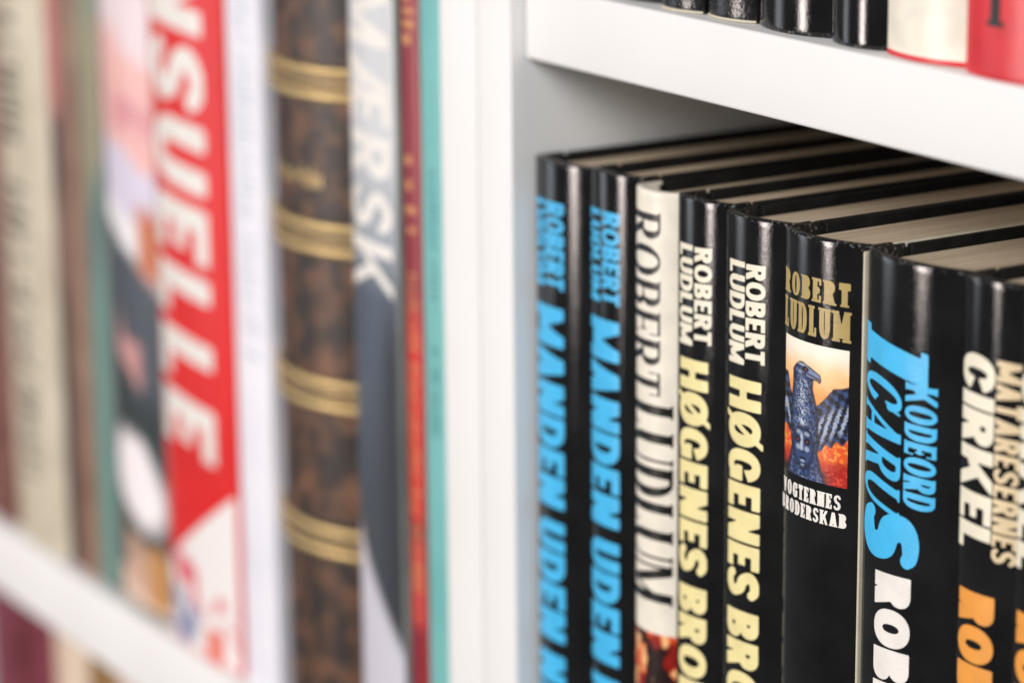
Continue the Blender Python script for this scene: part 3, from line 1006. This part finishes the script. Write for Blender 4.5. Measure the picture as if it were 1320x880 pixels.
b = left('maroon book touching the cream book with dark upright lettering', -0.412, -0.3770, 0.262, cover='maroon', board='maroon')
b = left('cream book with dark lettering down its spine, touching the maroon book', -0.3763, -0.3258, 0.275, cover='beige', A=14)
b.small_text(-0.018, 0.002, 0.250, 0.165, 'ink_sepia', 0.007, 3, 0.9)
b.small_text(-0.016, 0.004, 0.150, 0.120, 'ink_sepia', 0.008, 4, 0.8)
b.small_text(-0.012, 0.006, 0.110, 0.030, 'ink_sepia', 0.006, 5, 0.8)


def pinkdark(U, V):
    n = fbm(U, V, 3, 18, 41)
    c = np.tile(np.array(srgb(196, 116, 112)), (len(U), 1))
    c = mixc(c, srgb(62, 54, 52), sstep(0.72, 0.66, V + 0.05 * (n - .5)))
    c = mixc(c, srgb(122, 96, 84), sstep(0.60, 0.5, V) * sstep(0.40, 0.46, V))
    return mixc(c, srgb(52, 58, 58), sstep(0.38, 0.3, V))


b = left('thin book with a pink head and dark spine beside the cream book', -0.3250, -0.3110, 0.27, cover='maroon', A=10)
b.picture(-0.0068, 0.0068, 0.003, 0.267, 6, 60, pinkdark, name='printed_spine')
b = left('thin dull brown book beside the olive and teal one', -0.3104, -0.2950, 0.272, cover='tan_brown', A=10, board='tan_brown')


def oliveteal(U, V):
    n = fbm(U, V, 3, 14, 51)
    c = np.tile(np.array(srgb(142, 144, 118)), (len(U), 1))
    c = mixc(c, srgb(118, 132, 122), sstep(0.80, 0.92, V))
    c = mixc(c, srgb(186, 142, 92), sstep(0.72, 0.86, U) * sstep(0.60, 0.64, V) * sstep(0.84, 0.8, V))
    c = mixc(c, srgb(92, 116, 112), sstep(0.60, 0.55, V - 0.12 * (U - .5)))
    c = mixc(c, srgb(112, 156, 146), sstep(0.50, 0.40, V - 0.12 * (U - .5)) * (0.7 + 0.6 * (n - .5)))
    return c


b = left('thin book with an olive head and teal foot on its spine', -0.2944, -0.2756, 0.275, cover='grey_board', A=10)
b.picture(-0.0092, 0.0092, 0.003, 0.272, 10, 80, oliveteal, name='printed_spine')


def photo_spine(U, V):
    Z = 0.003 + V * 0.274          # metres up the spine
    Z = Z * 1000 + 14 * (U - 0.5)
    n = fbm(U, V, 5, 22, 61)
    Zn = Z + 16 * (n - .5)
    c = np.tile(np.array(srgb(232, 214, 218)), (len(U), 1))
    c = mixc(c, srgb(236, 184, 178), sstep(222, 214, Zn))
    c = mixc(c, srgb(218, 150, 156), sstep(206, 198, Zn) * sstep(186, 194, Zn) * sstep(.2, .4, U))
    c = mixc(c, srgb(214, 208, 226), sstep(182, 176, Zn))
    c = mixc(c, srgb(240, 238, 240), sstep(158, 152, Zn))
    c = mixc(c, srgb(74, 80, 88), sstep(143, 137, Z + 8 * (n - .5) + 10 * (U - .5)))
    c = mixc(c, srgb(196, 110, 70), sstep(0.62, 0.75, U) * sstep(168, 160, Z) * sstep(134, 142, Z))
    c = mixc(c, srgb(206, 150, 146), sstep(112, 108, Zn) * sstep(92, 97, Zn) * sstep(.75, .55, U) * sstep(.15, .3, U))
    c = mixc(c, srgb(48, 56, 58), sstep(94, 88, Zn))
    blob = np.hypot((U - 0.48) / 0.50, (Z - 53) / 19.0)
    c = mixc(c, srgb(250, 244, 246), sstep(1.15, 0.70, blob + 0.25 * (n - .5)))
    c = mixc(c, srgb(86, 84, 74), sstep(35, 31, Zn))
    c = mixc(c, srgb(206, 168, 146), sstep(29, 25, Zn) * sstep(.15, .35, U))
    c = mixc(c, srgb(192, 140, 84), sstep(.55, .75, U) * sstep(34, 28, Zn))
    c = mixc(c, srgb(228, 196, 176), sstep(13, 9, Zn))
    return c


b = left('book with a blurred photograph of people printed all over its spine', -0.2750, -0.2291, 0.280, yf=0.0015, cover='grey_board', A=12)
b.picture(-0.0225, 0.0225, 0.003, 0.277, 40, 220, photo_spine, name='printed_spine')

# red book with white letters
b = left('thick red book with large white letters and a white foot', -0.2284, -0.1697, 0.285, yf=0.0005, cover='bright_red', A=9, board='blackboard')
b.text_down('NSUELLE', dict(ST_SANS, S=0.25, H=0.21, w=0.92, gap=0.15), -0.0270, 0.0165, 0.2580, 0.1800, 'ink_white', 0.06, name='title_lettering', N=30)


def redfoot(U, V):
    edge = 0.42 + 0.58 * U
    n = fbm(U, V, 9, 9, 71)
    red = np.tile(np.array(srgb(220, 26, 24)), (len(U), 1))
    wht = np.tile(np.array(srgb(240, 236, 234)), (len(U), 1))
    w2 = mixc(wht, srgb(224, 96, 110), sstep(0.46, 0.56, n) * sstep(0.50, 0.42, V + 0.28 * (U - .5)) * sstep(0.2, 0.28, V + 0.28 * (U - .5)))
    w2 = mixc(w2, srgb(120, 130, 170), sstep(0.47, 0.56, n) * sstep(0.26, 0.20, V + 0.2 * (U - .5)) * sstep(.6, .3, U))
    w2 = mixc(w2, srgb(232, 120, 104), sstep(0.20, 0.15, V) * sstep(0.55, 0.62, U) * sstep(.84, .76, U))
    k = sstep(-0.01, 0.01, V - edge)[:, None]
    return w2 * (1 - k) + red * k


b.picture(-0.0290, 0.0290, 0.001, 0.068, 50, 70, redfoot, name='printed_spine')

b = left('white book with faint grey lettering, between the red book and the brown leather one', -0.1672, -0.1412, 0.282, yf=0.0005, cover='cloth_white', A=14)
b.small_text(-0.004, 0.008, 0.262, 0.120, 'ink_grey', 0.0035, 8, 0.35)

# brown leather book with gilt bands
b = left('brown mottled leather book with raised gilt bands', -0.1392, -0.0806, 0.288, yf=0.0004, cover='leather', A=36, board='leather', r=0.002)
for zc in (0.2200, 0.1690, 0.1165, 0.0660):
    zc = zc + 0.0065
    b.band(zc, 0.0115, 0.0010, 'leather', 'raised_band')
    for dz, hh in ((-0.0040, 0.0030), (0.0, 0.0017), (0.0040, 0.0030)):
        b.band(zc + dz, hh, 0.0016, 'gold_foil')
b.small_text_across(-0.0190, 0.0150, 0.1920, 0.1990, 'gold_foil', 13)
b.band(0.2665, 0.0115, 0.0010, 'leather', 'raised_band')

# grey book with white letters and a curved pale foot
def greyfade(U, V):
    Z = 3 + V * 280
    n = fbm(U, V, 3, 8, 81)
    c = np.tile(np.array(srgb(204, 206, 210)), (len(U), 1))
    c = mixc(c, srgb(158, 166, 174), sstep(215, 185, Z))
    c = mixc(c, srgb(80, 90, 104), sstep(186, 160, Z))
    c = mixc(c, srgb(66, 72, 80), sstep(150, 90, Z + 60 * (0.5 - U)))
    c = mixc(c, srgb(50, 54, 60), sstep(0.45, 0.9, U) * sstep(170, 140, Z))
    edge = 86 - 42 * np.clip(U, 0, 1) ** 0.9
    return mixc(c, srgb(206, 204, 216), sstep(4, -4, Z - edge))


b = left('grey book with large white letters and a pale curved foot', -0.0799, -0.0487, 0.286, yf=0.0005, cover='grey_board', A=12)
b.picture(-0.0152, 0.0152, 0.003, 0.283, 24, 120, greyfade, name='printed_spine')
b.text_down('MÆRSK', dict(ST_SANS, S=0.22, H=0.17, gap=0.20), -0.0135, 0.0120, 0.2620, 0.0980, 'ink_white', 0.04, name='title_lettering', off=0.00010, N=34)

b = left('thin dark red book with tiny gilt lettering beside the teal one', -0.0480, -0.0362, 0.276, yf=0.0015, cover='oxblood', A=14, board='oxblood')


def redgold(U, V):
    n = fbm(U, V, 4, 60, 91)
    Z = 3 + V * 270
    c = np.tile(np.array(srgb(140, 34, 48)), (len(U), 1))
    c = mixc(c, srgb(206, 48, 40), sstep(172, 150, Z) * sstep(90, 96, Z))
    c = mixc(c, srgb(196, 70, 62), sstep(90, 84, Z) * sstep(56, 60, Z))
    return c


b.picture(-0.0057, 0.0057, 0.003, 0.273, 8, 100, redgold, name='printed_spine')
MAT['ink_pale_gold'] = ink('ink_pale_gold', srgb(214, 148, 96))
b.small_text(-0.0030, 0.0034, 0.2650, 0.2360, 'ink_pale_gold', 0.006, 21, 0.8)
b.small_text(-0.0026, 0.0026, 0.2110, 0.1860, 'ink_pale_gold', 0.008, 22, 0.5)
b.small_text(-0.0030, 0.0034, 0.1760, 0.0700, 'ink_pale_gold', 0.0022, 23, 0.5)

b = left('slim teal book with small dark lettering, pressed against the white panel', -0.0356, -0.0222, 0.280, yf=0.0008, cover='teal', A=8, board='teal')
b.small_text(-0.0010, 0.0035, 0.2090, 0.1640, 'ink_darkteal', 0.0024, 31, 0.55)
b.small_text(-0.0010, 0.0035, 0.1540, 0.1250, 'ink_darkteal', 0.0024, 32, 0.55)

# ------------------------------------------------------------------ books on the lower shelf of the left case
LOW = 'books on the lowest shelf under the left board'
lmat('burgundy', srgb(92, 24, 34), srgb(138, 62, 80), 26)
lmat('peach', srgb(214, 190, 166), srgb(228, 208, 188))
lmat('ochre', srgb(126, 92, 48), srgb(156, 120, 72))
lmat('rose', srgb(206, 176, 164), srgb(220, 196, 186))
zl = -0.308
for x0, x1, h, mt, lab in (
        (-0.425, -0.3545, 0.2680, 'burgundy', 'burgundy book under the left board, next to the peach one'),
        (-0.3538, -0.3200, 0.2670, 'peach', 'pale peach book under the left board'),
        (-0.3192, -0.2900, 0.2665, 'ochre', 'ochre brown book under the left board'),
        (-0.2892, -0.2520, 0.2675, 'rose', 'pale rose book under the left board beside the ochre one'),
        (-0.2512, -0.2200, 0.2665, 'tan_brown', 'dull brown book under the left board beside the rose one')):
    left(lab, x0, x1, h, 0.004, 12, mt, mt, zl, group=LOW)
